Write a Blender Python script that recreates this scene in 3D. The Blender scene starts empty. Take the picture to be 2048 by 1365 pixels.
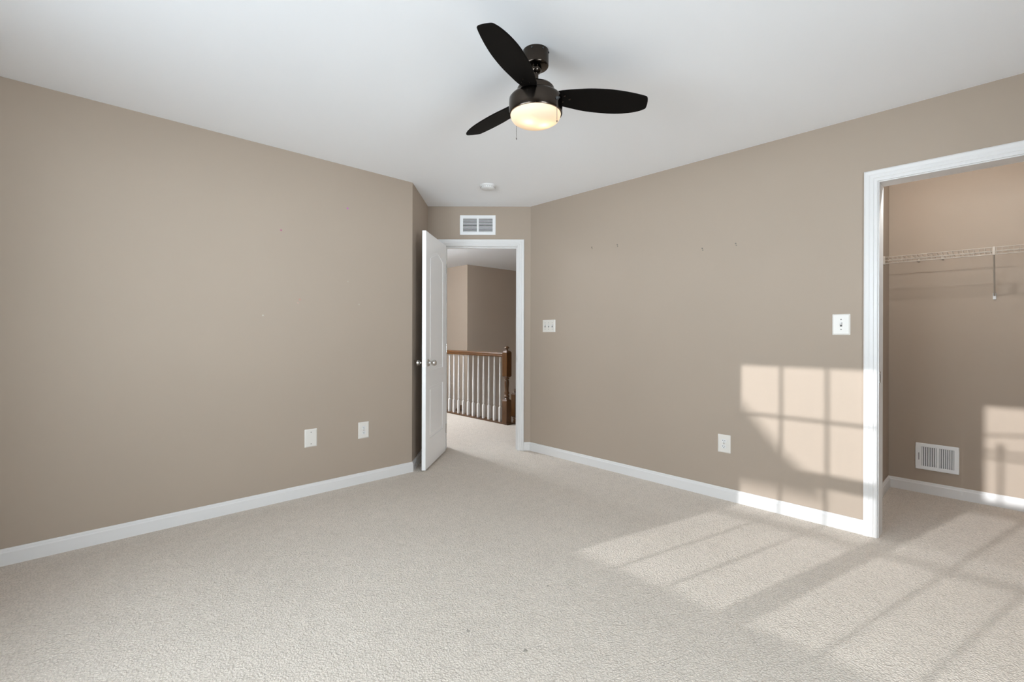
import bpy, math
from mathutils import Vector, Matrix

# ------------------------------------------------------------------ scene, camera, sky, sun, exposure
SC = bpy.context.scene
COL = SC.collection
PI = math.pi
YAW = math.atan2(.6897, .7240)            # the camera looks across the room at the diagonal door wall
H = 2.44                                   # ceiling height

cd = bpy.data.cameras.new('camera'); cam = bpy.data.objects.new('camera', cd); COL.objects.link(cam)
cd.sensor_width = 36.0; cd.lens = 939 / 2048 * 36.0; cd.shift_y = -(682.5 - 668.7) / 2048
cd.clip_start = 0.02; cd.clip_end = 200
cam.matrix_world = Matrix.Translation((0, 0, 1.163)) @ Matrix.Rotation(-YAW, 4, 'Z') @ Matrix.Rotation(PI / 2, 4, 'X') @ Matrix.Rotation(math.radians(.15), 4, 'Z')
SC.camera = cam

W = bpy.data.worlds.new('sky'); SC.world = W; W.use_nodes = True
nt = W.node_tree
bg = nt.nodes['Background']; bg.inputs['Strength'].default_value = 11.2
_tc = nt.nodes.new('ShaderNodeTexCoord'); _sx = nt.nodes.new('ShaderNodeSeparateXYZ'); _rp = nt.nodes.new('ShaderNodeValToRGB'); _mr = nt.nodes.new('ShaderNodeMapRange')
_mr.inputs['From Min'].default_value = -1; _mr.inputs['From Max'].default_value = 1
nt.links.new(_tc.outputs['Generated'], _sx.inputs[0]); nt.links.new(_sx.outputs['Z'], _mr.inputs['Value']); nt.links.new(_mr.outputs['Result'], _rp.inputs['Fac']); nt.links.new(_rp.outputs['Color'], bg.inputs['Color'])
_e = _rp.color_ramp.elements                   # ground below the horizon, hazy sky above it
while len(_e) < 7: _e.new(.5)
for _k, (_z, _v) in enumerate(((-1, .35), (-.42, .54), (-.17, 1.62), (.02, 1.08), (.18, .98), (.5, .84), (1, .75))):
    _e[_k].position = (_z + 1) / 2; _e[_k].color = (.845 * _v, .95 * _v, 1.07 * _v, 1)

sd = bpy.data.lights.new('sun', 'SUN'); so = bpy.data.objects.new('sun', sd); COL.objects.link(so)
sd.energy = 2.6; sd.angle = math.radians(.53); sd.color = (.98, .98, 1.03)
SUN = Vector((1.0, -.235, -.2306)).normalized()
so.rotation_euler = SUN.to_track_quat('-Z', 'Y').to_euler(); so.location = (-6, 2, 4)

VS = SC.view_settings
VS.view_transform = 'Standard'; VS.look = 'None'; VS.gamma = 1.0; VS.use_curve_mapping = False
VS.exposure = .9
try:
    SC.cycles.use_denoising = True; SC.cycles.denoiser = 'OPENIMAGEDENOISE'
    SC.cycles.max_bounces = 16; SC.cycles.diffuse_bounces = 10; SC.cycles.transparent_max_bounces = 16
    SC.cycles.caustics_reflective = False; SC.cycles.caustics_refractive = False
    SC.cycles.sample_clamp_indirect = 6.0
except Exception:
    pass

def light(name, kind, loc, energy, color=(1, 1, 1), **kw):
    l = bpy.data.lights.new(name, kind); o = bpy.data.objects.new(name, l); COL.objects.link(o)
    l.energy = energy; l.color = color; o.location = loc
    for k, v in kw.items(): setattr(l, k, v)
    return o

# ------------------------------------------------------------------ materials
def mat(name, col, rough=.5, metal=0.0, spec=.5, build=None):
    m = bpy.data.materials.new(name); m.use_nodes = True
    n = m.node_tree.nodes; b = n['Principled BSDF']
    b.inputs['Base Color'].default_value = (*col, 1); b.inputs['Roughness'].default_value = rough
    b.inputs['Metallic'].default_value = metal; b.inputs['Specular IOR Level'].default_value = spec
    if build: build(m.node_tree, b)
    return m

def objcoord(nt):
    return nt.nodes.new('ShaderNodeTexCoord').outputs['Object']

def noise(nt, vec, scale, detail=2.0, rough=.5):
    t = nt.nodes.new('ShaderNodeTexNoise'); nt.links.new(vec, t.inputs['Vector'])
    t.inputs['Scale'].default_value = scale; t.inputs['Detail'].default_value = detail; t.inputs['Roughness'].default_value = rough
    return t.outputs['Fac']

def ramp(nt, fac, stops):
    r = nt.nodes.new('ShaderNodeValToRGB'); nt.links.new(fac, r.inputs['Fac'])
    e = r.color_ramp.elements
    while len(e) < len(stops): e.new(.5)
    for k, (p, c) in enumerate(stops): e[k].position = p; e[k].color = (*c, 1)
    return r.outputs['Color']

def bump(nt, b, h, strength, dist):
    bm_ = nt.nodes.new('ShaderNodeBump'); bm_.inputs['Strength'].default_value = strength; bm_.inputs['Distance'].default_value = dist
    nt.links.new(h, bm_.inputs['Height']); nt.links.new(bm_.outputs['Normal'], b.inputs['Normal'])

def mix(nt, fac, a, c, mode='MIX'):
    m = nt.nodes.new('ShaderNodeMix'); m.data_type = 'RGBA'; m.blend_type = mode
    if isinstance(fac, float): m.inputs['Factor'].default_value = fac
    else: nt.links.new(fac, m.inputs['Factor'])
    for s, v in ((m.inputs[6], a), (m.inputs[7], c)):
        if isinstance(v, tuple): s.default_value = (*v, 1)
        else: nt.links.new(v, s)
    return m.outputs[2]

def mathn(nt, op, a, b=None):
    m = nt.nodes.new('ShaderNodeMath'); m.operation = op
    for s, v in ((m.inputs[0], a), (m.inputs[1], b)):
        if v is None: continue
        if isinstance(v, (int, float)): s.default_value = v
        else: nt.links.new(v, s)
    return m.outputs[0]

WALL_COL = (.382, .312, .250)
def wall_paint(spots=()):
    def build(nt, b):
        co = objcoord(nt)
        c = ramp(nt, noise(nt, co, 1.3, 3), [(.3, tuple(x * .985 for x in WALL_COL)), (.7, tuple(x * 1.015 for x in WALL_COL))])
        for (p, r, sc) in spots:                      # small stains on the paint
            d = nt.nodes.new('ShaderNodeVectorMath'); d.operation = 'DISTANCE'
            nt.links.new(co, d.inputs[0]); d.inputs[1].default_value = p
            c = mix(nt, mathn(nt, 'LESS_THAN', d.outputs['Value'], r), c, sc)
        nt.links.new(c, b.inputs['Base Color'])
        bump(nt, b, noise(nt, co, 350, 2), .08, .001)
    return build

M = {}
M['wall'] = mat('beige_paint', WALL_COL, .75, spec=.25, build=wall_paint())
M['wall_stained'] = mat('beige_paint_with_specks', WALL_COL, .75, spec=.25, build=wall_paint((
    ((1.556, 3.448, 2.117), .0075, (.46, .17, .40)), ((1.081, 3.448, 1.877), .0065, (.40, .14, .22)),
    ((1.207, 3.448, 1.404), .008, (.46, .27, .22)), ((1.194, 3.448, 1.380), .006, (.47, .33, .27)),
    ((.967, 3.448, 1.285), .006, (.46, .42, .36)), ((1.650, 3.448, 1.39), .006, (.43, .375, .31)), ((1.56, 3.448, 1.56), .005, (.43, .375, .31)))))
M['ceil'] = mat('ceiling_white', (.88, .89, .905), .9, spec=.15, build=lambda nt, b: bump(nt, b, noise(nt, objcoord(nt), 220, 2), .08, .001))
M['trim'] = mat('white_gloss_paint', (.69, .675, .66), .35, build=lambda nt, b: bump(nt, b, noise(nt, objcoord(nt), 60, 2), .03, .0006))
M['door'] = mat('white_door_paint', (.88, .875, .87), .38, build=lambda nt, b: bump(nt, b, noise(nt, objcoord(nt), 90, 2), .04, .0006))
M['plate'] = mat('almond_plastic', (.70, .665, .615), .35)
M['plate_white'] = mat('white_plastic', (.70, .69, .675), .4)
M['slot'] = mat('dark_slot', (.05, .045, .04), .6)
M['metal_vent'] = mat('white_enamel', (.80, .80, .80), .4)
M['duct'] = mat('dark_duct', (.035, .033, .032), .8)
M['bronze'] = mat('dark_bronze_gloss', (.062, .050, .041), .2, metal=1.0)
M['blade'] = mat('black_blade', (.0045, .0037, .0032), .55, spec=.07)
M['chrome'] = mat('brushed_nickel', (.62, .60, .57), .22, metal=1.0)
M['chain'] = mat('dull_chain', (.16, .15, .14), .4, metal=.6)
M['anchor'] = mat('grey_screw', (.20, .18, .16), .5, metal=.3)
M['rubber'] = mat('black_rubber', (.03, .03, .03), .7)
M['wire'] = mat('coated_wire', (.40, .35, .295), .45)
M['outdoor'] = mat('shadow_caster_grey', (.4, .39, .36), .8)

def wood_build(nt, b):
    co = objcoord(nt)
    mp = nt.nodes.new('ShaderNodeMapping'); nt.links.new(co, mp.inputs['Vector']); mp.inputs['Scale'].default_value = (30, 30, 3)
    c = ramp(nt, noise(nt, mp.outputs['Vector'], 3, 5, .6), [(.25, (.042, .0155, .0036)), (.75, (.118, .047, .0100))])
    nt.links.new(c, b.inputs['Base Color'])
M['wood'] = mat('stained_oak', (.13, .05, .015), .3, build=wood_build)
def rail_build(nt, b):
    co = objcoord(nt)
    mp = nt.nodes.new('ShaderNodeMapping'); nt.links.new(co, mp.inputs['Vector']); mp.inputs['Scale'].default_value = (30, 3, 30)
    c = ramp(nt, noise(nt, mp.outputs['Vector'], 3, 5, .6), [(.25, (.042, .0155, .0036)), (.75, (.118, .047, .0100))])
    nt.links.new(c, b.inputs['Base Color'])
M['rail'] = mat('stained_oak_rail', (.13, .05, .015), .3, build=rail_build)

def carpet_build(nt, b):
    co = objcoord(nt)
    v = nt.nodes.new('ShaderNodeTexVoronoi'); v.inputs['Scale'].default_value = 125; v.inputs['Randomness'].default_value = 1.0
    wv = nt.nodes.new('ShaderNodeVectorMath'); wv.operation = 'ADD'
    nz = nt.nodes.new('ShaderNodeTexNoise'); nz.inputs['Scale'].default_value = 60; nt.links.new(co, nz.inputs['Vector'])
    sc = nt.nodes.new('ShaderNodeVectorMath'); sc.operation = 'SCALE'; sc.inputs['Scale'].default_value = .012
    nt.links.new(nz.outputs['Color'], sc.inputs[0]); nt.links.new(co, wv.inputs[0]); nt.links.new(sc.outputs[0], wv.inputs[1])
    nt.links.new(wv.outputs[0], v.inputs['Vector'])
    tuft = mathn(nt, 'SUBTRACT', 1.0, v.outputs['Distance'])
    fine = noise(nt, co, 260, 3, .6)
    big = noise(nt, co, 1.1, 3, .55)
    mid = noise(nt, co, 14, 3, .6)
    base = ramp(nt, big, [(.3, (.700, .624, .545)), (.7, (.750, .669, .588))])
    base = mix(nt, .55, base, ramp(nt, fine, [(.3, (.78, .77, .75)), (.68, (1.16, 1.16, 1.16))]), 'MULTIPLY')
    base = mix(nt, .6, base, ramp(nt, v.outputs['Distance'], [(.1, (1.1, 1.1, 1.1)), (.75, (.70, .69, .67))]), 'MULTIPLY')
    base = mix(nt, .5, base, ramp(nt, mid, [(.3, (.93, .93, .93)), (.7, (1.07, 1.07, 1.07))]), 'MULTIPLY')
    for (p, r) in (((1.6164, 1.4526, 0), .0065), ((1.1461, 1.4472, 0), .0075), ((1.2285, 1.2123, 0), .009)):   # flattened dark tufts
        d = nt.nodes.new('ShaderNodeVectorMath'); d.operation = 'DISTANCE'; nt.links.new(wv.outputs[0], d.inputs[0]); d.inputs[1].default_value = (p[0] + .006, p[1] + .006, .006)
        base = mix(nt, mathn(nt, 'LESS_THAN', d.outputs['Value'], r), base, (.36, .32, .27))
    nt.links.new(base, b.inputs['Base Color'])
    hgt = mathn(nt, 'ADD', mathn(nt, 'MULTIPLY', tuft, 1.0), mathn(nt, 'ADD', mathn(nt, 'MULTIPLY', fine, .5), mathn(nt, 'MULTIPLY', mid, .8)))
    bump(nt, b, hgt, .75, .008)
    b.inputs['Sheen Weight'].default_value = .15; b.inputs['Sheen Roughness'].default_value = .5
M['carpet'] = mat('beige_carpet', (.57, .51, .43), .95, spec=.05, build=carpet_build)

def glass_build(m):
    nt = m.node_tree; nt.nodes.clear()
    out = nt.nodes.new('ShaderNodeOutputMaterial'); mx = nt.nodes.new('ShaderNodeMixShader')
    tr = nt.nodes.new('ShaderNodeBsdfTransparent'); gl = nt.nodes.new('ShaderNodeBsdfGlossy'); gl.inputs['Roughness'].default_value = 0.0
    tr.inputs['Color'].default_value = (.96, .97, .96, 1); mx.inputs[0].default_value = .06
    nt.links.new(tr.outputs[0], mx.inputs[1]); nt.links.new(gl.outputs[0], mx.inputs[2]); nt.links.new(mx.outputs[0], out.inputs['Surface'])
M['glass'] = bpy.data.materials.new('window_glass'); M['glass'].use_nodes = True; glass_build(M['glass'])
def screen_build(m):
    nt = m.node_tree; nt.nodes.clear()
    out = nt.nodes.new('ShaderNodeOutputMaterial'); mx = nt.nodes.new('ShaderNodeMixShader'); mx.inputs[0].default_value = .27
    tr = nt.nodes.new('ShaderNodeBsdfTransparent'); df = nt.nodes.new('ShaderNodeBsdfDiffuse'); df.inputs['Color'].default_value = (.05, .05, .05, 1)
    nt.links.new(tr.outputs[0], mx.inputs[1]); nt.links.new(df.outputs[0], mx.inputs[2]); nt.links.new(mx.outputs[0], out.inputs['Surface'])
M['screen'] = bpy.data.materials.new('insect_screen'); M['screen'].use_nodes = True; screen_build(M['screen'])
def shade_build(m):
    nt = m.node_tree; nt.nodes.clear()
    out = nt.nodes.new('ShaderNodeOutputMaterial')
    tl = nt.nodes.new('ShaderNodeBsdfTranslucent'); tl.inputs['Color'].default_value = (1.0, .90, .74, 1)
    df = nt.nodes.new('ShaderNodeBsdfDiffuse'); df.inputs['Color'].default_value = (.85, .80, .72, 1)
    em = nt.nodes.new('ShaderNodeEmission'); em.inputs['Color'].default_value = (1.0, .66, .38, 1); em.inputs['Strength'].default_value = .15
    mx = nt.nodes.new('ShaderNodeMixShader'); mx.inputs[0].default_value = .4; ad = nt.nodes.new('ShaderNodeAddShader')
    nt.links.new(tl.outputs[0], mx.inputs[1]); nt.links.new(df.outputs[0], mx.inputs[2])
    nt.links.new(mx.outputs[0], ad.inputs[0]); nt.links.new(em.outputs[0], ad.inputs[1]); nt.links.new(ad.outputs[0], out.inputs['Surface'])
M['shade'] = bpy.data.materials.new('frosted_lit_glass'); M['shade'].use_nodes = True; shade_build(M['shade'])

# ------------------------------------------------------------------ mesh helpers
class MB:
    """collects shapes that become ONE mesh object"""
    def __init__(s): s.v = []; s.f = []; s.sm = []
    def add(s, vs, fs, smooth=False):
        b = len(s.v); s.v += [tuple(v) for v in vs]; s.f += [tuple(b + i for i in f) for f in fs]; s.sm += [smooth] * len(fs); return s
    def box(s, x0, x1, y0, y1, z0, z1, c=0.0):
        if c <= 0:
            vs = [(x, y, z) for z in (z0, z1) for y in (y0, y1) for x in (x0, x1)]
            return s.add(vs, [(0, 2, 3, 1), (4, 5, 7, 6), (0, 1, 5, 4), (2, 6, 7, 3), (0, 4, 6, 2), (1, 3, 7, 5)])
        lo = (x0, y0, z0); hi = (x1, y1, z1)
        vs = []; idx = {}                              # chamfered box: three vertices a corner
        for kx in (0, 1):
            for ky in (0, 1):
                for kz in (0, 1):
                    k = (kx, ky, kz); p = [hi[i] if k[i] else lo[i] for i in range(3)]; q = [p[i] - c if k[i] else p[i] + c for i in range(3)]
                    for a in range(3):
                        idx[k, a] = len(vs); w = list(q); w[a] = p[a]; vs.append(w)
        fs = []
        for a in range(3):
            b_, c_ = [(1, 2), (2, 0), (0, 1)][a]
            for sgn in (0, 1):
                ring = []
                for (i, j) in ((0, 0), (1, 0), (1, 1), (0, 1)):
                    k = [0, 0, 0]; k[a] = sgn; k[b_] = i; k[c_] = j; ring.append(idx[tuple(k), a])
                fs.append(ring if sgn else ring[::-1])
            for i in (0, 1):
                for j in (0, 1):                       # edge running along a
                    k0 = [0, 0, 0]; k1 = [0, 0, 0]
                    k0[a], k1[a] = 0, 1
                    for k in (k0, k1): k[b_] = i; k[c_] = j
                    q = [idx[tuple(k0), b_], idx[tuple(k1), b_], idx[tuple(k1), c_], idx[tuple(k0), c_]]
                    fs.append(q if (i == j) else q[::-1])
        for kx in (0, 1):
            for ky in (0, 1):
                for kz in (0, 1):
                    k = (kx, ky, kz); t = [idx[k, 0], idx[k, 1], idx[k, 2]]
                    fs.append(t if (kx + ky + kz) % 2 else t[::-1])
        return s.add(vs, fs)
    def prism(s, poly, z0, z1):
        n = len(poly)
        vs = [(x, y, z0) for x, y in poly] + [(x, y, z1) for x, y in poly]
        return s.add(vs, [tuple(range(n))[::-1], tuple(range(n, 2 * n))] + [(i, (i + 1) % n, n + (i + 1) % n, n + i) for i in range(n)])
    def loft(s, rings, closed=False, caps=True, smooth=False):
        n = len(rings[0]); vs = [p for r in rings for p in r]; fs = []; m = len(rings)
        for k in range(m if closed else m - 1):
            a = k * n; b = ((k + 1) % m) * n
            fs += [(a + i, a + (i + 1) % n, b + (i + 1) % n, b + i) for i in range(n)]
        if caps and not closed: fs += [tuple(range(n))[::-1], tuple(range((m - 1) * n, m * n))]
        return s.add(vs, fs, smooth)
    def lathe(s, prof, seg=32, o=(0, 0, 0), axis='Z', smooth=True):
        """prof: (radius, height) up the axis"""
        rings = []
        for r, h in prof:
            ring = []
            for k in range(seg):
                a = 2 * PI * k / seg; x, y = r * math.cos(a), r * math.sin(a)
                p = (x, y, h) if axis == 'Z' else ((x, h, -y) if axis == 'Y' else (h, x, y))
                ring.append((p[0] + o[0], p[1] + o[1], p[2] + o[2]))
            rings.append(ring)
        return s.loft(rings, smooth=smooth)
    def tube(s, pts, r, seg=8):
        pts = [Vector(p) for p in pts]; rings = []
        for i, p in enumerate(pts):
            t = (pts[min(i + 1, len(pts) - 1)] - pts[max(i - 1, 0)]).normalized()
            u = t.orthogonal().normalized() if i == 0 else (u - t * u.dot(t)).normalized()
            w = t.cross(u)
            rr = r[i] if isinstance(r, (list, tuple)) else r
            rings.append([tuple(p + rr * (math.cos(2 * PI * k / seg) * u + math.sin(2 * PI * k / seg) * w)) for k in range(seg)])
        return s.loft(rings, smooth=True)
    def build(s, name, m, parent=None, loc=None, rz=0.0):
        me = bpy.data.meshes.new(name); me.from_pydata(s.v, [], s.f); me.validate(); me.update()
        me.polygons.foreach_set('use_smooth', s.sm + [False] * (len(me.polygons) - len(s.sm)) if len(s.sm) <= len(me.polygons) else s.sm[:len(me.polygons)])
        import bmesh
        bm = bmesh.new(); bm.from_mesh(me); bmesh.ops.recalc_face_normals(bm, faces=bm.faces)
        for e in bm.edges:
            if len(e.link_faces) == 2 and e.calc_face_angle(0) > math.radians(38): e.smooth = False
        bm.to_mesh(me); bm.free()
        me.materials.append(m if not isinstance(m, str) else M[m])
        o = bpy.data.objects.new(name, me); COL.objects.link(o)
        if parent is not None: o.parent = parent
        if loc is not None: o.location = loc
        o.rotation_euler = (0, 0, rz)
        return o

def tag(o, label, cat, group=None, kind=None):
    o['label'] = label; o['category'] = cat
    if group: o['group'] = group
    if kind: o['kind'] = kind
    return o
def empty(name, loc, rz, label, cat, group=None, kind=None):
    o = bpy.data.objects.new(name, None); COL.objects.link(o); o.location = loc; o.rotation_euler = (0, 0, rz); o.empty_display_size = .05
    return tag(o, label, cat, group, kind)
def struct(name, mb, m, label, cat):
    return tag(mb.build(name, m), label, cat, kind='structure')
def copy_tree(o, parent=None):
    c = o.copy(); COL.objects.link(c)
    if parent is not None: c.parent = parent
    for ch in list(o.children): copy_tree(ch, c)
    return c

# every wall has a frame: local x runs right as seen from the room, local y goes into the wall, z up
R_RIGHT, R_LEFT, R_DOOR, R_NOOK, R_WIN = -PI / 2, 0.0, -YAW, PI / 2 - YAW, PI / 2
def wpt(o, rz, x, y, z=0): return (o[0] + x * math.cos(rz) - y * math.sin(rz), o[1] + x * math.sin(rz) + y * math.cos(rz), z)

# ------------------------------------------------------------------ room shell
UR, VL = 3.375, 3.450                      # right wall plane (u), left wall plane (v)
P1 = (2.123, VL); P2 = (2.6298, 3.9856); P3 = (UR, 3.2756)
UW, VF = -.64, -1.05                       # window wall and the wall beside the camera
UC, VCL, VCR = 4.59, .616, -.95           # closet: back wall, its two end walls
UH, VH = 4.21, 6.82                        # hall floor edge, far hall wall
T = .115
dx, dy = math.cos(R_DOOR), math.sin(R_DOOR)   # along the door wall
nx, ny = -dy, dx                              # through the door wall
DO = P2                                        # door wall frame origin (its left end)
DL = math.hypot(P3[0] - P2[0], P3[1] - P2[1])
J0, J1, DH = .172, .896, 2.04                 # doorway in the door wall
C0, C1, CH = .497, -.78, 2.04                 # closet opening along v

floor = MB(); floor.prism([(-.75, -1.2), (4.7, -1.2), (4.7, .75), (UH + 1.2, .75), (UH + 1.2, 3.6), (UH, 4.33), (UH, 8.8), (2.2, 8.8), (2.2, 3.6), (-.75, 3.6)], -.25, 0)
struct('floor', floor, 'carpet', 'beige cut-pile carpet floor of the bedroom, closet and hall', 'floor')
struct('ceiling', MB().box(-.78, 8.0, -1.2, 11.0, H, H + .12), 'ceil', 'flat matt white ceiling over the empty room', 'ceiling')
struct('wall_left', MB().prism([(-.78, VL), P1, (P1[0] - .02, VL + .02), (P1[0] - .10, VL + T), (-.78, VL + T)], 0, H), 'wall_stained', 'long beige wall with two outlet plates and small pink specks', 'wall')
q1 = (P1[0] - .72 * T, P1[1] + .69 * T); q2 = (P2[0] - .72 * T, P2[1] + .69 * T)
struct('wall_nook', MB().prism([P1, P2, (P2[0] + nx * T, P2[1] + ny * T), q2, q1], 0, H), 'wall', 'short beige return wall in shade behind the open white door', 'wall')
db = MB()
def dpoly(a, b): return [wpt(DO, R_DOOR, a, 0)[:2], wpt(DO, R_DOOR, b, 0)[:2], wpt(DO, R_DOOR, b, T)[:2], wpt(DO, R_DOOR, a, T)[:2]]
db.prism(dpoly(0, J0 - .02), 0, H); db.prism(dpoly(J1 + .02, DL), 0, H); db.prism(dpoly(J0 - .02, J1 + .02), DH + .02, H)
struct('wall_back', db, 'wall', 'narrow diagonal beige wall around the doorway to the hall', 'wall')
rw = MB()
P3b = wpt(DO, R_DOOR, DL, T)[:2]
rw.prism([P3, P3b, (UR + T, P3b[1] - .05), (UR + T, C0 + .02), (UR, C0 + .02)], 0, H)
rw.prism([(UR, C0 + .02), (UR + T, C0 + .02), (UR + T, C1 - .02), (UR, C1 - .02)], CH + .02, H)
rw.prism([(UR, C1 - .02), (UR + T, C1 - .02), (UR + T, VF - .1), (UR, VF - .1)], 0, H)
struct('wall_right', rw, 'wall', 'long beige wall with light switches and the closet opening, partly sunlit', 'wall')
W3 = (.45, 1.45); W3Z = (.574, 1.95)
fw = MB(); fw.box(-.78, W3[0], VF - .13, VF, 0, H); fw.box(W3[1], UC + T, VF - .13, VF, 0, H); fw.box(*W3, VF - .13, VF, 0, W3Z[0]); fw.box(*W3, VF - .13, VF, W3Z[1], H)
struct('wall_front', fw, 'wall', 'beige wall beside the camera', 'wall')
# window wall with two openings
W1 = (1.423, 2.257); W2 = (.550, 1.384); WZ = (.574, 1.946)
ww = MB()
for a, b in ((VF, W2[0]), (W2[1], W1[0]), (W1[1], VL)): ww.box(UW - .13, UW, a, b, 0, H)
for a, b in (W2, W1): ww.box(UW - .13, UW, a, b, 0, WZ[0]); ww.box(UW - .13, UW, a, b, WZ[1], H)
struct('wall_window', ww, 'wall', 'beige wall with the two sunny windows behind the camera', 'wall')
cl = MB()
cl.box(UC, UC + T, VCR - T, VCL + T, 0, H)
struct('wall_closet_back', cl, 'wall', 'beige back wall of the closet behind the wire shelf', 'wall')
struct('wall_closet_left', MB().box(UR + T, UC, VCL, VCL + T, 0, H), 'wall', 'narrow beige end wall of the closet by the corner', 'wall')
struct('wall_closet_right', MB().box(UR + T, UC, VCR - T, VCR, 0, H), 'wall', 'beige end wall of the closet out of the sun', 'wall')
# hall beyond the doorway
struct('wall_hall_left', MB().box(5.36, 5.48, VH + .12, 11, -2.9, H), 'wall', 'lighter beige wall beyond the stair railing', 'wall')
struct('wall_hall_end', MB().box(5.36, 7.6, VH, VH + .12, -2.9, H), 'wall', 'darker beige wall in shade beyond the stair railing', 'wall')
struct('wall_hall_side', MB().box(7.6, 7.7, .6, VH, -2.9, H), 'wall', 'beige wall on the far side of the stairwell', 'wall')
struct('wall_hall_near', MB().box(4.67, 7.6, .6, .73, -2.9, H), 'wall', 'beige wall between the closet and the stairwell', 'wall')
struct('wall_hall_far', MB().box(2.1, 5.36, 8.8, 8.92, -2.9, H), 'wall', 'beige wall at the far end of the hall', 'wall')
hb = MB(); e = wpt(DO, R_DOOR, -.02, T)
hb.box(2.32, 2.44, 4.16, 8.8, 0, H); hb.prism([q2, (e[0], e[1]), (2.44, 4.18), (2.32, 4.18)], 0, H)
struct('wall_hall_room_side', hb, 'wall', 'beige hall wall backing onto the neighbouring room', 'wall')
struct('floor_lower', MB().box(4.1, 7.6, .6, 11, -2.95, -2.8), 'carpet', 'beige carpet at the foot of the stairwell', 'floor')
struct('wall_stairwell', MB().prism([(UH - .1, .6), (UH - .005, .6), (UH - .005, 8.8), (UH - .1, 8.8)], -2.8, -.25), 'wall', 'beige stairwell wall under the hall floor', 'wall')

# baseboards: profile swept along the foot of a wall
def base(a, b, m0=0.0, m1=0.0, h=.083, t=.0135):
    """from a to b, seen left to right from the room; m0/m1 stretch the front face for mitred corners"""
    d = Vector((b[0] - a[0], b[1] - a[1])); L = d.length; d.normalize(); n = Vector((d.y, -d.x))     # n points into the room
    prof = [(0, 0), (t, 0), (t, h - .02), (t - .004, h - .0145), (t - .0045, h - .006), (t - .008, h), (0, h)]
    r0 = []; r1 = []
    for p, z in prof:
        q = Vector(a) + d * (-m0 * p) + n * p; w = Vector(a) + d * (L + m1 * p) + n * p
        r0.append((q.x, q.y, z)); r1.append((w.x, w.y, z))
    return MB().loft([r0, r1])
struct('baseboard_left', base((UW, VL), P1, 0, .41), 'trim', 'white baseboard along the long left beige wall', 'baseboard')
struct('baseboard_nook', base(P1, P2, .41, -1), 'trim', 'white baseboard in shade behind the open door', 'baseboard')
a_ = wpt(DO, R_DOOR, J1 + .065, 0)[:2]
struct('baseboard_back', base(a_, P3, 0, -.41), 'trim', 'short white baseboard between the door casing and the corner', 'baseboard')
struct('baseboard_right', base(P3, (UR, C0 + .064), -.41, 0), 'trim', 'white baseboard under the beige wall with the sun patch', 'baseboard')
struct('baseboard_closet_back', base((UC, VCL), (UC, VCR), -1, -1), 'trim', 'white baseboard along the back of the closet', 'baseboard')
struct('baseboard_closet_left', base((UR + T, VCL), (UC, VCL), 0, -1), 'trim', 'short white baseboard on the closet end wall', 'baseboard')
struct('baseboard_window', base((UW, VF), (UW, VL), -1, -1), 'trim', 'white baseboard under the two windows', 'baseboard')
struct('baseboard_front', base((UR, VF), (UW, VF), -1, -1), 'trim', 'white baseboard on the wall beside the camera', 'baseboard')

# casing: a stepped profile swept round an opening with mitred corners, in a wall frame
def casing(x0, x1, top, w=.064, sill=None):
    prof = [(0, 0), (0, .009), (.006, .011), (.016, .011), (.019, .014), (.034, .0145), (.040, .0175), (.056, .019), (w - .002, .0165), (w, .012), (w, 0)]
    rings = []
    for (px, pz, sx, sz) in ((x0, sill or 0, -1, 0 if sill is None else -1), (x0, top, -1, 1), (x1, top, 1, 1), (x1, sill or 0, 1, 0 if sill is None else -1)):
        rings.append([(px + sx * o, -p, pz + sz * o) for o, p in prof])
    return MB().loft(rings, closed=sill is not None, caps=sill is None)

# doorway to the hall: casing, jamb and stop belong together
tr1 = casing(J0 - .006, J1 + .006, DH + .006).build('trim_1', 'trim', loc=(*DO, 0), rz=R_DOOR)
tag(tr1, 'white casing and jamb around the doorway to the hall', 'door frame', kind='structure')
jb = MB(); jb.box(J0 - .018, J0, .001, T + .012, 0, DH); jb.box(J1, J1 + .018, .001, T + .012, 0, DH); jb.box(J0 - .018, J1 + .018, .001, T + .012, DH, DH + .018)
jb.build('jamb', 'trim', tr1)
st = MB(); st.box(J0, J0 + .011, .045, .08, 0, DH); st.box(J1 - .011, J1, .045, .08, 0, DH); st.box(J0 + .011, J1 - .011, .045, .08, DH - .011, DH)
st.build('door_stop_strip', 'trim', tr1)
sp = MB().box(J1 - .0015, J1 + .001, .012, .040, .88, .945).build('strike_plate', 'chrome', tr1); sp['label'] = 'small nickel strike plate'
MB().box(J1 - .0022, J1 - .001, .018, .032, .895, .93).build('latch_hole', 'slot', sp)
# closet opening
tr2 = casing(-C0 - .006, -C1 + .006, CH + .006).build('trim_2', 'trim', loc=(UR, 0, 0), rz=R_RIGHT)
tag(tr2, 'tall white casing and jamb around the closet opening', 'door frame', kind='structure')
jb = MB(); jb.box(-C0 - .018, -C0, .001, T + .012, 0, CH); jb.box(-C1, -C1 + .018, .001, T + .012, 0, CH); jb.box(-C0 - .018, -C1 + .018, .001, T + .012, CH, CH + .018)
jb.build('jamb', 'trim', tr2)
sp = MB().box(-C0 - .001, -C0 + .0016, .010, .045, .888, .952).build('strike_plate', 'chrome', tr2); sp['label'] = 'nickel strike plate'
MB().box(-C0 + .001, -C0 + .0022, .02, .034, .902, .938).build('latch_hole', 'slot', sp)

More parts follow.
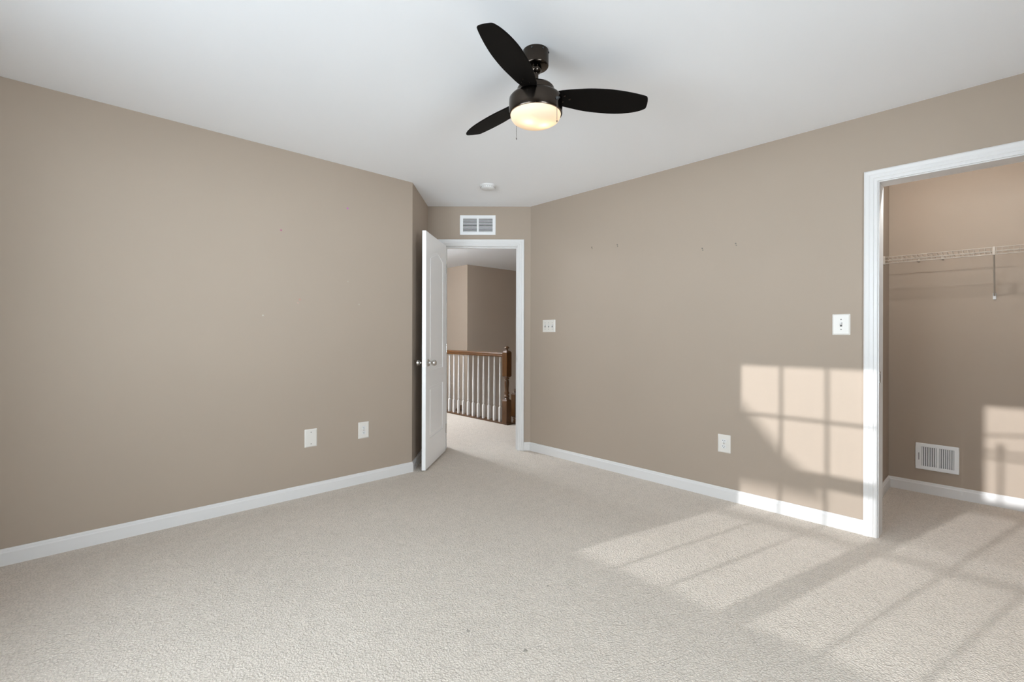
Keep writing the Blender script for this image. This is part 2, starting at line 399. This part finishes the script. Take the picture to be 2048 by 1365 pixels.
# ------------------------------------------------------------------ windows (behind the camera; they shape the daylight)
def window(name, v0, v1, label, extra=False):
    w = empty(name, (UW, v0, WZ[0]), R_WIN, label, 'window', kind='structure')
    wd = v1 - v0; h = WZ[1] - WZ[0]; F = .035
    g0, g1 = F, wd - F
    fr = MB(); ya, yb = .045, .12
    fr.box(0, F - .012, ya, yb, 0, h); fr.box(wd - F + .012, wd, ya, yb, 0, h); fr.box(F - .012, wd - F + .012, ya, yb, 0, .02); fr.box(F - .012, wd - F + .012, ya, yb, h - .02, h)
    fr.build('frame', 'trim', w)
    mid = .632                                        # meeting rail centre
    for nm, z0, z1, y in (('lower_sash', .02, mid + .03, .05), ('upper_sash', mid - .03, h - .02, .075)):
        s = MB(); r = .024
        s.box(F - .012, F + .004, y, y + .025, z0, z1); s.box(wd - F - .004, wd - F + .012, y, y + .025, z0, z1)
        zb = z0 + (.076 if nm == 'upper_sash' else r); zt = z1 - (.076 if nm == 'lower_sash' else r)
        s.box(F + .004, wd - F - .004, y, y + .025, z0, zb); s.box(F + .004, wd - F - .004, y, y + .025, zt, z1)
        so_ = s.build(nm, 'trim', w)
        mu = MB(); pw = (wd - 2 * F) / 3
        for k in (1, 2): mu.box(F + pw * k - .009, F + pw * k + .009, y + .004, y + .020, zb, zt)
        zm = (zb + zt) / 2
        if nm == 'upper_sash': zm = zt - .329
        if extra and nm == 'upper_sash':              # invented double bar, off-centre upright and slanting cord, added to cast shadow lines
            for q in (zm - .022, zm + .022): mu.box(F, wd - F, y + .004, y + .020, q - .006, q + .006)
            xv = wd - (v1 - 1.267); mu.box(xv - .008, xv + .008, y + .004, y + .020, zb, zm + .075); mu.box(xv - .016, xv + .016, y + .004, y + .020, zm + .052, zm + .075)
            mu.tube([(F, y + .02, zt + .5 * (wd - 2 * F) * -.34 + .02), (wd - F, y + .02, zt - .20)], .007, 6)
        else:
            mu.box(F, wd - F, y + .004, y + .020, zm - .009, zm + .009)
        mu.build('muntin', 'trim', so_)
        MB().box(F, wd - F, y + .011, y + .013, zb, zt).build('pane', 'glass', so_)
    MB().add([(F, .112, .02), (wd - F, .112, .02), (wd - F, .112, mid), (F, .112, mid)], [(0, 1, 2, 3)]).build('insect_screen', 'screen', w)
    MB().box(-.09, wd + .09, -.03, .05, -.022, 0, .004).build('window_sill', 'trim', w)
    c = casing(0, wd, h).build('casing', 'trim', w)
    p = light('sky_portal', 'AREA', (UW - .16, (v0 + v1) / 2, WZ[0] + h / 2), 1.0, shape='RECTANGLE', size=wd, size_y=h)
    p.rotation_euler = (PI / 2, 0, -PI / 2); p.data.cycles.is_portal = True
    return w
window('window_1', *W1, 'white double-hung window nearer the long left wall, behind the camera')
window('window_2', *W2, 'white double-hung window farther from the long left wall, behind the camera', True)
# unseen window added beside the camera to fill the room with daylight
w3 = empty('fill_window', (W3[1], VF, W3Z[0]), PI, 'unseen white window added in the wall beside the camera as fill light', 'window', kind='structure')
_w, _h = W3[1] - W3[0], W3Z[1] - W3Z[0]
f3 = MB()
for a, b, c, d in ((0, .04, 0, _h), (_w - .04, _w, 0, _h), (.04, _w - .04, 0, .04), (.04, _w - .04, _h - .04, _h), (_w / 2 - .03, _w / 2 + .03, .04, _h - .04)): f3.box(a, b, .05, .11, c, d)
f3.build('frame', 'trim', w3)
for a, b in ((.04, _w / 2 - .03), (_w / 2 + .03, _w - .04)): MB().box(a, b, .078, .081, .04, _h - .04).build('pane', 'glass', w3)
casing(0, _w, _h, sill=0).build('casing', 'trim', w3)
_p = light('sky_portal', 'AREA', ((W3[0] + W3[1]) / 2, VF - .16, W3Z[0] + _h / 2), 1.0, shape='RECTANGLE', size=_w, size_y=_h)
_p.rotation_euler = (PI / 2, 0, 0); _p.data.cycles.is_portal = True
# unseen gable shape added outside; its shadow cuts the sun patch corner
gt = empty('shadow_gable', (-8.0, 3.55, -3.0), 0, 'unseen gable shape added outside the windows to cast a shadow', 'shadow caster', kind='structure')
e0, z0 = 0.0, 5.885
gp = [(e0, z0), (e0 - .01, z0 + .03), (e0 + .20, z0 + .215), (e0 + .384, z0 + .43), (e0 + 1.6, z0 + 1.8), (e0 + 3.2, z0 + .03), (e0 + 3.19, z0)]
MB().loft([[(x, y, z) for y, z in gp] for x in (-.5, 0)]).build('gable_blocker', 'outdoor', gt)
for y in (.9, 2.3): MB().box(-.32, -.2, y - .06, y + .06, 0, z0).build('post', 'outdoor', gt)  # supports under the added shadow caster

# ------------------------------------------------------------------ door leaf (open into the room)
def curve_slab(outer, holes, y0, y1, bev):
    """a board with shaped holes and eased edges, local x right, z up, thickness y0..y1"""
    cu = bpy.data.curves.new('slab', 'CURVE'); cu.dimensions = '2D'; cu.fill_mode = 'BOTH'
    th = (y1 - y0) / 2; cu.extrude = th - bev; cu.bevel_depth = bev; cu.bevel_resolution = 1; cu.offset = -bev
    for pts in [outer] + holes:
        s = cu.splines.new('POLY'); s.points.add(len(pts) - 1); s.use_cyclic_u = True
        for q, p in zip(s.points, pts): q.co = (p[0], p[1], 0, 1)
    o = bpy.data.objects.new('slab', cu); COL.objects.link(o)
    bpy.context.view_layer.update()
    me = bpy.data.meshes.new_from_object(o.evaluated_get(bpy.context.evaluated_depsgraph_get()))
    bpy.data.objects.remove(o)
    mb = MB(); mb.add([(v.co.x, -v.co.z + (y0 + y1) / 2, v.co.y) for v in me.vertices], [tuple(p.vertices) for p in me.polygons])
    return mb
LW, LH, LT = .685, 2.022, .035
HX, HY = 2.7115, 3.8166                      # hinge
dv = Vector((2.182 - HX, 3.367 - HY)); door_rz = math.atan2(dv.y, dv.x) + PI      # local x runs from free edge to hinge
def arch(x0, x1, z0, z1, rise, n=14):
    pts = [(x0, z0), (x1, z0), (x1, z1)]
    w = x1 - x0
    for k in range(1, n):
        t = k / n; pts.append((x1 - w * t, z1 + rise * .5 * (1 - math.cos(2 * PI * t)) ** .75 / 2 ** -.25 * .72))
    pts.append((x0, z1)); return pts
def rect(x0, x1, z0, z1): return [(x0, z0), (x1, z0), (x1, z1), (x0, z1)]
ST = .118
tops = arch(ST, LW - ST, .835, 1.835, .075); bots = rect(ST, LW - ST, .245, .69)
door = curve_slab(rect(0, LW, 0, LH), [tops, bots], -LT / 2, LT / 2, .0035).build('door_1', 'door', loc=(HX, HY, .012), rz=door_rz)
door.location = (HX - LW * math.cos(door_rz), HY - LW * math.sin(door_rz), .012)
tag(door, 'white two-panel arch-top interior door standing open in front of the hall', 'door', kind='structure')
def inset(pts, d):
    cx = sum(p[0] for p in pts) / len(pts); n = len(pts); out = []
    for i in range(n):
        p = Vector(pts[i]); a = (p - Vector(pts[i - 1])).normalized(); b = (Vector(pts[(i + 1) % n]) - p).normalized()
        na = Vector((-a.y, a.x)); nb = Vector((-b.y, b.x)); k = na + nb
        out.append(tuple(p + k * (d / max(.4, k.dot(na)))))
    return out
for ring in (tops, bots):
    p = curve_slab(inset(ring, -.004), [], -.0120, .0120, .001)
    q = curve_slab(inset(ring, .026), [], -.0158, .0158, .0035)
    p.add(q.v, q.f)
    pn = p.build('panel', 'door', door)
def knob_profile(s):   # radius, distance out from the door face
    return [(.033, 0), (.033, .004), (.029, .009), (.014, .012), (.0105, .018), (.0105, .028), (.014, .034), (.0215, .041), (.0262, .050), (.0268, .057), (.0235, .066), (.015, .0725), (.004, .075), (.0, .075)]
for sgn in (-1, 1):
    kb = MB(); kb.lathe([(r, sgn * (LT / 2 + h)) for r, h in knob_profile(1)], 24, (.062, 0, .903), 'Y')
    k = kb.build('door_knob', 'chrome', door); k['label'] = 'round satin nickel door knob'
MB().box(-.0012, .002, -.0125, .0125, .875, .932).build('latch_plate', 'chrome', door)
for z in (.22, 1.01, 1.80):
    hg = MB(); hg.lathe([(.0065, z - .045), (.0065, z + .045)], 12, (LW + .004, -LT / 2 - .004, 0)); hg.box(LW - .002, LW + .0015, -LT / 2, LT / 2, z - .044, z + .044)
    hg.build('hinge', 'chrome', door)

# spring door stop on the baseboard behind the door
ds = empty('door_stop', wpt(P1, R_NOOK, .055, -.0135, .048), R_NOOK, 'small spring door stop on the baseboard behind the open door', 'door stop')
MB().lathe([(.012, 0), (.012, -.004), (.006, -.006)], 14, axis='Y').build('base', 'chrome', ds)
n = 60; MB().tube([(.0045 * math.cos(k * 1.05), -.006 - k * .001, .0045 * math.sin(k * 1.05)) for k in range(n)], .0012, 6).build('spring', 'chrome', ds)
MB().lathe([(.0055, -.064), (.0065, -.068), (.0065, -.076), (.003, -.08)], 12, axis='Y').build('tip', 'plate_white', ds)

# ------------------------------------------------------------------ wall plates
def plate_mesh(w, h, t=.0065):
    c = .007
    out = [(-w / 2, -h / 2), (w / 2, -h / 2), (w / 2, h / 2), (-w / 2, h / 2)]
    def rr(k, r=.004):
        pts = []
        W_, H_ = w / 2 - k, h / 2 - k
        for sx, sz, a0 in ((1, -1, -90), (1, 1, 0), (-1, 1, 90), (-1, -1, 180)):
            for a in (0, 30, 60, 90):
                t_ = math.radians(a0 + a); pts.append((sx * (W_ - r) + r * math.cos(t_), sz * (H_ - r) + r * math.sin(t_)))
        return pts
    rings = [[(x, 0, z) for x, z in rr(0)], [(x, -.002, z) for x, z in rr(0)], [(x, -t + .001, z) for x, z in rr(c * .8)], [(x, -t, z) for x, z in rr(c)]]
    return MB().loft(rings, smooth=False)
def screw(x, z, y=-.0065):
    m = MB(); m.lathe([(.0034, y + .001), (.0034, y - .0006), (.002, y - .0014), (0, y - .0014)], 12, (x, 0, z), 'Y'); return m
def outlet(loc, rz, label):
    o = empty('wall_outlet', loc, rz, label, 'outlet', 'duplex wall outlets')
    plate_mesh(.087, .127).build('cover_plate', 'plate', o)
    for s in (-1, 1):
        z = s * .0195
        f = MB(); ring = []
        for k in range(24):
            a = 2 * PI * k / 24; x = .0172 * math.cos(a); zz = max(-.0125, min(.0125, .0172 * math.sin(a))); ring.append((x, zz + z))
        f.loft([[(x, -.006, q) for x, q in ring], [(x, -.0088, q) for x, q in ring]])
        fo = f.build('receptacle_face', 'plate_white', o)
        sl = MB(); sl.box(-.0078, -.0052, -.0092, -.0086, z - .0015, z + .0075); sl.box(.0052, .0074, -.0092, -.0086, z - .0005, z + .0065)
        sl.lathe([(.0028, -.0086), (.0028, -.0092), (0, -.0092)], 12, (0, 0, z - .0075), 'Y')
        sl.build('slots', 'slot', fo)
    screw(0, 0).build('screw', 'anchor', o)
    return o
outlet((1.689, VL, .411), R_LEFT, 'duplex outlet in an almond plate on the left wall, right of the blank plate')
outlet((UR, 1.3656, .393), R_RIGHT, 'duplex outlet in an almond plate low on the right wall beside the sun patch')
bp = empty('blank_wall_plate', (1.2855, VL, .4104), R_LEFT, 'almond blank cover plate with two screws low on the left wall', 'wall plate')
plate_mesh(.088, .129).build('cover_plate', 'plate', bp)
for z in (-.0415, .0415): screw(0, z).build('screw', 'anchor', bp)

def switch(x, o):
    MB().box(x - .0055, x + .0055, -.0075, -.006, -.0125, .0125).build('switch_slot', 'slot', o)
    t = MB(); t.loft([[(x - .0045, -.006, -.005), (x + .0045, -.006, -.005), (x + .0045, -.006, .011), (x - .0045, -.006, .011)],
                      [(x - .004, -.017, .005), (x + .004, -.017, .005), (x + .004, -.016, .012), (x - .004, -.016, .012)]])
    t.build('toggle', 'plate_white', o)
    for z in (-.0302, .0302): screw(x, z).build('screw', 'anchor', o)
sw = empty('light_switch', (UR, .6772, 1.2259), R_RIGHT, 'single toggle light switch in an almond plate beside the closet casing', 'light switch')
plate_mesh(.090, .126).build('cover_plate', 'plate', sw); switch(0, sw)
s3 = empty('triple_light_switch', (UR, 3.026, 1.2422), R_RIGHT, 'square almond plate with three toggle switches near the hall doorway', 'light switch')
plate_mesh(.161, .121).build('cover_plate', 'plate', s3)
for x in (-.046, 0, .046): switch(x, s3)

# screws left in the right wall
for (v, z), lb in zip(((2.5224, 1.927), (2.2576, 1.913), (1.528, 1.787), (1.2914, 1.791)),
                      ('small grey wall anchor high on the right wall, nearest the hall doorway', 'small grey wall anchor high on the right wall, second from the hall doorway',
                       'small grey wall anchor high on the right wall, third from the hall doorway', 'small grey wall anchor high on the right wall, closest to the closet')):
    m = MB(); m.lathe([(.005, 0), (.0045, -.004), (.002, -.005), (0, -.005)], 10, (0, 0, .007), 'Y'); m.lathe([(.004, 0), (.0035, -.003), (0, -.004)], 10, (.004, 0, -.007), 'Y')
    tag(m.build('wall_anchor', 'anchor', loc=(UR, v, z), rz=R_RIGHT), lb, 'wall anchor', 'wall anchors')

# ------------------------------------------------------------------ vents
va = empty('air_vent', wpt(DO, R_DOOR, .500, 0, 2.253), R_DOOR, 'white louvred return-air vent above the hall doorway', 'vent')
VW, VHH = .356, .196
f = MB(); b_ = .030
f.box(-VW / 2, VW / 2, -.008, 0, VHH / 2 - b_, VHH / 2, .002); f.box(-VW / 2, VW / 2, -.008, 0, -VHH / 2, -VHH / 2 + b_, .002)
f.box(-VW / 2, -VW / 2 + b_, -.008, 0, -VHH / 2 + b_ - .002, VHH / 2 - b_ + .002); f.box(VW / 2 - b_, VW / 2, -.008, 0, -VHH / 2 + b_ - .002, VHH / 2 - b_ + .002)
f.box(-.009, .009, -.008, 0, -VHH / 2 + b_ - .002, VHH / 2 - b_ + .002)
f.build('frame', 'metal_vent', va)
l = MB(); zs = VHH / 2 - b_
for s in (-1, 1):
    xa, xb = (.009, VW / 2 - b_) if s > 0 else (-VW / 2 + b_, -.009)
    for k in range(11):
        z = -zs + .006 + k * (2 * zs - .010) / 10
        l.add([(xa, -.006, z + .0015), (xb, -.006, z + .0015), (xb, -.0025, z - .0028), (xa, -.0025, z - .0028), (xa, -.005, z + .0026), (xb, -.005, z + .0026), (xb, -.0015, z - .0018), (xa, -.0015, z - .0018)],
              [(0, 1, 2, 3), (7, 6, 5, 4), (0, 4, 5, 1), (3, 2, 6, 7), (0, 3, 7, 4), (1, 5, 6, 2)])
l.build('louvers', 'metal_vent', va)
MB().box(-VW / 2 + b_ - .002, VW / 2 - b_ + .002, -.0006, -.0001, -zs - .002, zs + .002).build('duct_opening', 'duct', va)

rg = empty('floor_level_register', (UC, .339, .270), R_RIGHT, 'white wall register with vertical slots low on the closet back wall', 'vent')
RW, RH, b_ = .236, .193, .026
f = MB()
f.box(-RW / 2, RW / 2, -.010, 0, RH / 2 - b_, RH / 2, .003); f.box(-RW / 2, RW / 2, -.010, 0, -RH / 2, -RH / 2 + b_, .003)
f.box(-RW / 2, -RW / 2 + b_ + .008, -.010, 0, -RH / 2 + b_ - .003, RH / 2 - b_ + .003); f.box(RW / 2 - b_, RW / 2, -.010, 0, -RH / 2 + b_ - .003, RH / 2 - b_ + .003)
xc = .006
f.box(xc - .007, xc + .007, -.010, 0, -RH / 2 + b_ - .003, RH / 2 - b_ + .003)
f.build('frame', 'metal_vent', rg)
l = MB(); zs = RH / 2 - b_
for xa, xb in ((-RW / 2 + b_ + .008, xc - .007), (xc + .007, RW / 2 - b_)):
    for k in range(7):
        x = xa + (k + .5) * (xb - xa) / 7
        l.add([(x - .0042, -.0085, -zs), (x - .0030, -.0085, -zs), (x + .0038, -.0015, -zs), (x + .0026, -.0015, -zs), (x - .0042, -.0085, zs), (x - .0030, -.0085, zs), (x + .0038, -.0015, zs), (x + .0026, -.0015, zs)],
              [(3, 2, 1, 0), (4, 5, 6, 7), (0, 1, 5, 4), (1, 2, 6, 5), (2, 3, 7, 6), (3, 0, 4, 7)])
l.build('louvers', 'metal_vent', rg)
MB().box(-RW / 2 + b_, RW / 2 - b_ + .002, -.0006, -.0001, -zs - .002, zs + .002).build('duct_opening', 'duct', rg)
lv = MB(); lv.box(-RW / 2 + .018, -RW / 2 + .0215, -.0108, -.0095, -.028, .030); lv.build('lever_slot', 'slot', rg)
MB().box(-RW / 2 + .0145, -RW / 2 + .0225, -.020, -.010, .026, .031, .001).build('damper_lever', 'metal_vent', rg)

# ------------------------------------------------------------------ smoke detector
sm = empty('smoke_detector', (2.632, 3.068, H), -YAW, 'round white smoke detector on the ceiling before the hall doorway', 'smoke detector')
MB().lathe([(.070, 0), (.070, -.010), (.066, -.014)], 40).build('mounting_base', 'plate_white', sm)
MB().lathe([(.063, -.010), (.063, -.014), (.060, -.026), (.052, -.032), (.028, -.0345), (0, -.0345)], 40).build('body', 'plate_white', sm)
g = MB()
for k in range(20):
    a = 2 * PI * k / 20; c, s = math.cos(a), math.sin(a)
    g.tube([(.0627 * c, .0627 * s, -.0165), (.0612 * c, .0612 * s, -.0235)], .0016, 6)
g.build('vent_slots', 'anchor', sm)
MB().lathe([(.009, -.034), (.009, -.0362), (.006, -.037), (0, -.037)], 16, (.014, -.018, 0)).build('test_button', 'plate_white', sm)

# ------------------------------------------------------------------ ceiling fan
FAN = (1.5388, 1.4646, H)
fan = empty('ceiling_fan', FAN, -YAW, 'black three-blade ceiling fan with a lit frosted glass bowl', 'ceiling fan')
cp = MB().lathe([(.0585, 0), (.0585, -.064), (.0575, -.068), (.054, -.0715), (.050, -.073), (.0, -.073)], 48).build('canopy', 'bronze', fan)
for a in (250, 300, 345, 40):
    t = math.radians(a); MB().lathe([(.004, -.002), (.004, .0035), (0, .0035)], 10, (0, 0, 0), 'X').build('canopy_screw', 'rubber', cp).matrix_local = Matrix.Translation((.0575 * math.cos(t), .0575 * math.sin(t), -.012)) @ Matrix.Rotation(t, 4, 'Z')
MB().lathe([(.024, -.069), (.0265, -.076), (.0265, -.086), (.021, -.096), (.0135, -.100), (.0125, -.102), (.0125, -.158)], 28).build('downrod', 'bronze', fan)
MB().lathe([(.0, -.136), (.0155, -.136), (.0175, -.139), (.0175, -.150), (.022, -.156), (.022, -.166)], 28).build('coupling', 'bronze', fan)
MB().lathe([(.0, -.156), (.030, -.157), (.066, -.160), (.078, -.163), (.0835, -.170), (.0835, -.196), (.086, -.199), (.086, -.203), (.0, -.203)], 56).build('motor_housing', 'bronze', fan)
MB().lathe([(.0, -.202), (.098, -.204), (.113, -.208), (.1195, -.216), (.1205, -.226), (.1205, -.282), (.1185, -.286), (.113, -.286)], 64).build('light_kit_housing', 'bronze', fan)
def blade_mesh():
    right = [(.085, .032), (.115, .046), (.17, .058), (.24, .0705), (.32, .0755), (.40, .0735), (.465, .061), (.505, .046), (.527, .031), (.534, .019)]
    left = [(.529, -.010), (.521, -.034), (.513, -.047), (.500, -.0535), (.45, -.063), (.39, -.0705), (.32, -.074), (.24, -.0695), (.17, -.058), (.115, -.046), (.085, -.034)]
    def smooth(p, n=4):
        out = []
        for i in range(len(p) - 1):
            a, b, c, d = p[max(i - 1, 0)], p[i], p[i + 1], p[min(i + 2, len(p) - 1)]
            for k in range(n):
                t = k / n
                out.append(tuple(.5 * (2 * b[j] + (c[j] - a[j]) * t + (2 * a[j] - 5 * b[j] + 4 * c[j] - d[j]) * t * t + (3 * b[j] - a[j] - 3 * c[j] + d[j]) * t ** 3) for j in (0, 1)))
        return out + [p[-1]]
    ol = smooth(right + left); z0, z1 = -.003, .003
    mb = MB()
    n = len(ol)
    def ring(sc, z): return [(.31 + (x - .31) * (1 - sc * .012), y * (1 - sc * .045), z) for x, y in ol]
    mb.loft([ring(1, z0), ring(0, z0 + .0018), ring(0, z1 - .0018), ring(1, z1)])
    return mb
def iron_mesh():
    mb = MB(); mb.loft([[(.06, -.02, -.004), (.06, .02, -.004), (.06, .02, .004), (.06, -.02, .004)],
                        [(.12, -.03, -.004), (.12, .03, -.004), (.12, .03, .002), (.12, -.03, .002)],
                        [(.175, -.034, -.0045), (.175, .034, -.0045), (.175, .034, -.0025), (.175, -.034, -.0025)]])
    return mb
for k, ang in enumerate((8.5, 128.5, 248.5)):
    bl = blade_mesh().build('blade', 'blade', fan)
    bl.matrix_local = Matrix.Translation((0, 0, -.1995)) @ Matrix.Rotation(math.radians(ang), 4, 'Z') @ Matrix.Rotation(math.radians(-14.5), 4, 'X')
    ir = iron_mesh().build('blade_bracket', 'bronze', bl); ir.location = (0, 0, .0065); ir.rotation_euler = (0, 0, 0)
    for p in ((.13, .018), (.13, -.018), (.158, 0)):
        MB().lathe([(.0045, -.003), (.0045, -.0045), (.002, -.0055), (0, -.0055)], 10, (*p, 0)).build('blade_screw', 'bronze', bl)
bowl_o = [(.112, -.280), (.1135, -.287), (.1115, -.297), (.104, -.309), (.088, -.319), (.060, -.3255), (.030, -.328), (.0, -.3285)]
sh = MB(); sh.lathe(bowl_o, 64); so_ = sh.build('light_shade', 'shade', fan); so_['label'] = 'lit frosted glass bowl'
for p in ((-.030, -.018), (.038, .012)):
    t = Vector((p[0], p[1], 0)); t.rotate(Matrix.Rotation(-YAW, 3, 'Z'))
    light('fan_bulb', 'POINT', (FAN[0] + t.x, FAN[1] + t.y, H - .297), .075, (1.0, .70, .42), shadow_soft_size=.012)
for (x, y, z0, z1) in ((-.0855, .086, -.270, -.352), (.089, -.081, -.255, -.345)):
    c = MB(); nn = int((z0 - z1) / .0042)
    for k in range(nn):
        z = z0 - k * .0042; c.lathe([(0, z + .0018), (.0013, z + .0009), (.0013, z - .0009), (0, z - .0018)], 6, (x, y, 0))
    c.tube([(x, y, z0), (x, y, z1)], .0006, 5)
    ch = c.build('pull_chain', 'chain', fan)
    MB().lathe([(.0, z1 + .001), (.0024, z1 - .002), (.0026, z1 - .008), (0, z1 - .011)], 10, (x, y, 0)).build('chain_pull', 'chain', ch)
    r = math.hypot(x, y); a = math.atan2(y, x)
    sk = MB(); sk.lathe([(.009, r - .004), (.009, .002 + r), (.005, .006 + r), (.004, .013 + r), (0, .013 + r)], 14, (0, 0, 0), 'X')
    so2 = sk.build('chain_switch', 'rubber', fan); so2.matrix_local = Matrix.Translation((0, 0, -.250)) @ Matrix.Rotation(a, 4, 'Z')

# ------------------------------------------------------------------ closet wire shelf
shelf = empty('wire_shelf', (UC, .0, 1.72), R_RIGHT, 'white coated wire shelf across the closet back wall', 'shelf')
X0, X1 = -VCL + .012, -VCR - .012; D = .315; r = .0026
f = MB()
for y, z, rr in ((-D, .003, r), (-D, -.042, r), (-.004, .0, r), (-D / 2, -.005, .0026), (-D, -.020, .0022)): f.tube([(X0, y, z), (X1, y, z)], rr, 8)
f.build('long_rods', 'wire', shelf)
n = int((X1 - X0) / .0254)
for k in range(n + 1):
    x = X0 + k * (X1 - X0) / n
    MB().tube([(x, -.002, .0025), (x, -D + .002, .0050), (x, -D - .0018, .0030), (x, -D - .0018, -.042)], .0010, 6).build('cross_wire', 'wire', shelf)
br = MB(); bx = -.049
br.tube([(bx, -D + .003, -.036), (bx, -D + .012, -.044), (bx, -.012, -.285)], .0048, 8)
br.build('support_brace', 'wire', shelf)
ft = MB(); ft.box(bx - .008, bx + .008, -.010, 0, -.312, -.268, .002); ft.lathe([(.004, -.009), (.004, -.013), (0, -.013)], 10, (bx, 0, -.300), 'Y')
fo = ft.build('brace_foot', 'plate_white', shelf)
cb = MB(); cb.box(bx - .007, bx + .007, -D - .005, -D + .008, -.046, .008, .002); cb.build('brace_clip', 'wire', shelf)
for x in (X0 + .002, X1 - .002):
    m = MB(); m.box(x - .008, x + .006, -D - .006, -D + .03, -.05, .012, .002); m.build('end_bracket', 'wire', shelf)
for x in (-.44, -.31, .1, .4, .7):
    m = MB(); m.box(x - .008, x + .008, -.014, 0, -.012, .012, .002); m.build('wall_clip', 'wire', shelf)

# closet ceiling lamp (just out of the picture)
cla = empty('closet_ceiling_light', (3.60, .24, H), 0, 'small round ceiling light inside the closet, above the opening', 'ceiling light')
MB().lathe([(.075, 0), (.075, -.018), (.070, -.022), (.0, -.022)], 32).build('lamp_base', 'plate_white', cla)
MB().lathe([(.010, -.022), (.010, -.18), (.022, -.185), (.022, -.218), (.0, -.219)], 20).build('socket', 'plate_white', cla)
light('closet_bulb', 'POINT', (3.60, .24, H - .25), 8.8, (.96, .97, .97), shadow_soft_size=.024)

# ------------------------------------------------------------------ hall: stair railing
UB = 4.13
rl = empty('stair_railing', (UB, 4.43, 0), 0, 'oak handrail with white balusters at the hall stairwell', 'railing')
LR = 2.05
hp = [(-.030, .868), (-.022, .866), (.022, .866), (.030, .868), (.031, .884), (.024, .892), (.026, .906), (.020, .920), (.008, .926), (-.008, .926), (-.020, .920), (-.026, .906), (-.024, .892), (-.031, .884)]
m = MB(); m.loft([[(x, .030, z) for x, z in hp], [(x, LR, z) for x, z in hp]]); m.build('handrail', 'rail', rl)
MB().box(-.045, .085, -.06, LR, .0005, .016, .003).build('shoe_board', 'rail', rl)
bprof = [(.0155, .200), (.0165, .207), (.0125, .213), (.0110, .218), (.0145, .226), (.0155, .236), (.0140, .262), (.0135, .33), (.0150, .42), (.0142, .52), (.0115, .66), (.0095, .80), (.009, .868)]
def baluster_mesh():
    mb = MB(); mb.box(-.0158, .0158, -.0158, .0158, .016, .203, .0015); mb.lathe(bprof, 14); return mb
bal0 = baluster_mesh().build('baluster', 'trim', rl); bal0['label'] = 'white turned baluster'
for k in range(17):
    y = 4.559 - 4.43 + k * .1115
    b = bal0 if k == 0 else bal0.copy()
    if k: COL.objects.link(b)
    b.location = (0, y, 0)
def newel_mesh():
    mb = MB(); s = .043
    mb.box(-s, s, -s, s, .0, .318 - .012, .003)
    mb.loft([[(-s, -s, .305), (s, -s, .305), (s, s, .305), (-s, s, .305)], [(-.03, -.03, .322), (.03, -.03, .322), (.03, .03, .322), (-.03, .03, .322)]])
    mb.lathe([(.030, .318), (.036, .328), (.026, .340), (.034, .352), (.036, .362), (.026, .376), (.024, .384), (.033, .396), (.034, .408), (.024, .424), (.0245, .45), (.030, .51), (.0315, .54), (.027, .565), (.022, .575), (.035, .585), (.035, .594), (.027, .603), (.027, .612)], 28)
    mb.loft([[(-.03, -.03, .605), (.03, -.03, .605), (.03, .03, .605), (-.03, .03, .605)], [(-s, -s, .622), (s, -s, .622), (s, s, .622), (-s, s, .622)],
             [(-s, -s, .926), (s, -s, .926), (s, s, .926), (-s, s, .926)], [(-.030, -.030, .946), (.030, -.030, .946), (.030, .030, .946), (-.030, .030, .946)]])
    return mb
def finial_mesh():
    return MB().lathe([(.027, .944), (.022, .950), (.0165, .958), (.0150, .968), (.0165, .974), (.031, .979), (.0340, .984), (.0325, .991), (.024, 1.000), (.012, 1.008), (.0, 1.010)], 28)
nw = newel_mesh().build('newel_post', 'wood', rl); finial_mesh().build('finial', 'wood', nw)
nw2 = newel_mesh().build('newel_post', 'wood', loc=(4.657, 4.816, -.625)); finial_mesh().build('finial', 'wood', nw2)
tag(nw2, 'lower dark oak newel post down the stairs, beside the hall door casing', 'newel post')
# stairs going down beside the railing
for k in range(5):
    struct('trim_%d' % (k + 3), MB().box(UH + .02 + k * .25, UH + .30 + k * .25, 4.45, 5.6, -.19 * (k + 1) - .19, -.19 * (k + 1)), 'carpet', 'carpeted stair tread, step %s below the hall floor' % ('one', 'two', 'three', 'four', 'five')[k], 'stair')

# handrail on the far stairwell wall
hr = empty('stair_handrail', (5.28, 6.868, -.180), 0, 'dark handrail end on the far stairwell wall, low behind the balusters', 'handrail')
MB().loft([[(x * k, y, z * k - y * .6) for x, z in ((-.022, -.05), (.022, -.05), (.03, 0), (.02, .05), (-.02, .05), (-.03, 0))] for k, y in ((.8, 0), (1, .02), (1, 1.5))]).build('rail', 'wood', hr)
MB().tube([(0, .15, -.12), (.03, .15, -.16), (.078, .15, -.16)], .008, 8).build('bracket', 'chrome', hr)
# hall ceiling lamp (out of the picture, left of the doorway)
hl = empty('hall_ceiling_light', (2.9, 5.6, H), 0, 'round flush ceiling light in the hall', 'ceiling light')
MB().lathe([(.15, 0), (.15, -.02), (.14, -.03), (.0, -.03)], 40).build('lamp_base', 'chrome', hl)
light('hall_bulb', 'POINT', (2.9, 5.6, H - .14), 74, (.86, .95, 1.04), shadow_soft_size=.10)
sc = empty('fill_sconce', (2.44, 6.4, 1.72), PI / 2, 'unseen sconce added in the hall to light the stair railing', 'fill lamp')  # unseen lamp added to light the balusters from the side
MB().box(-.05, .05, -.02, 0, -.09, .09, .004).build('back_plate', 'chrome', sc)
MB().tube([(0, -.018, -.04), (0, -.07, -.05), (0, -.10, -.03), (0, -.10, .0)], .007, 10).build('arm', 'chrome', sc)
light('hall_fill_bulb', 'POINT', (2.55, 6.4, 1.78), 40, (.86, .95, 1.04), shadow_soft_size=.05)
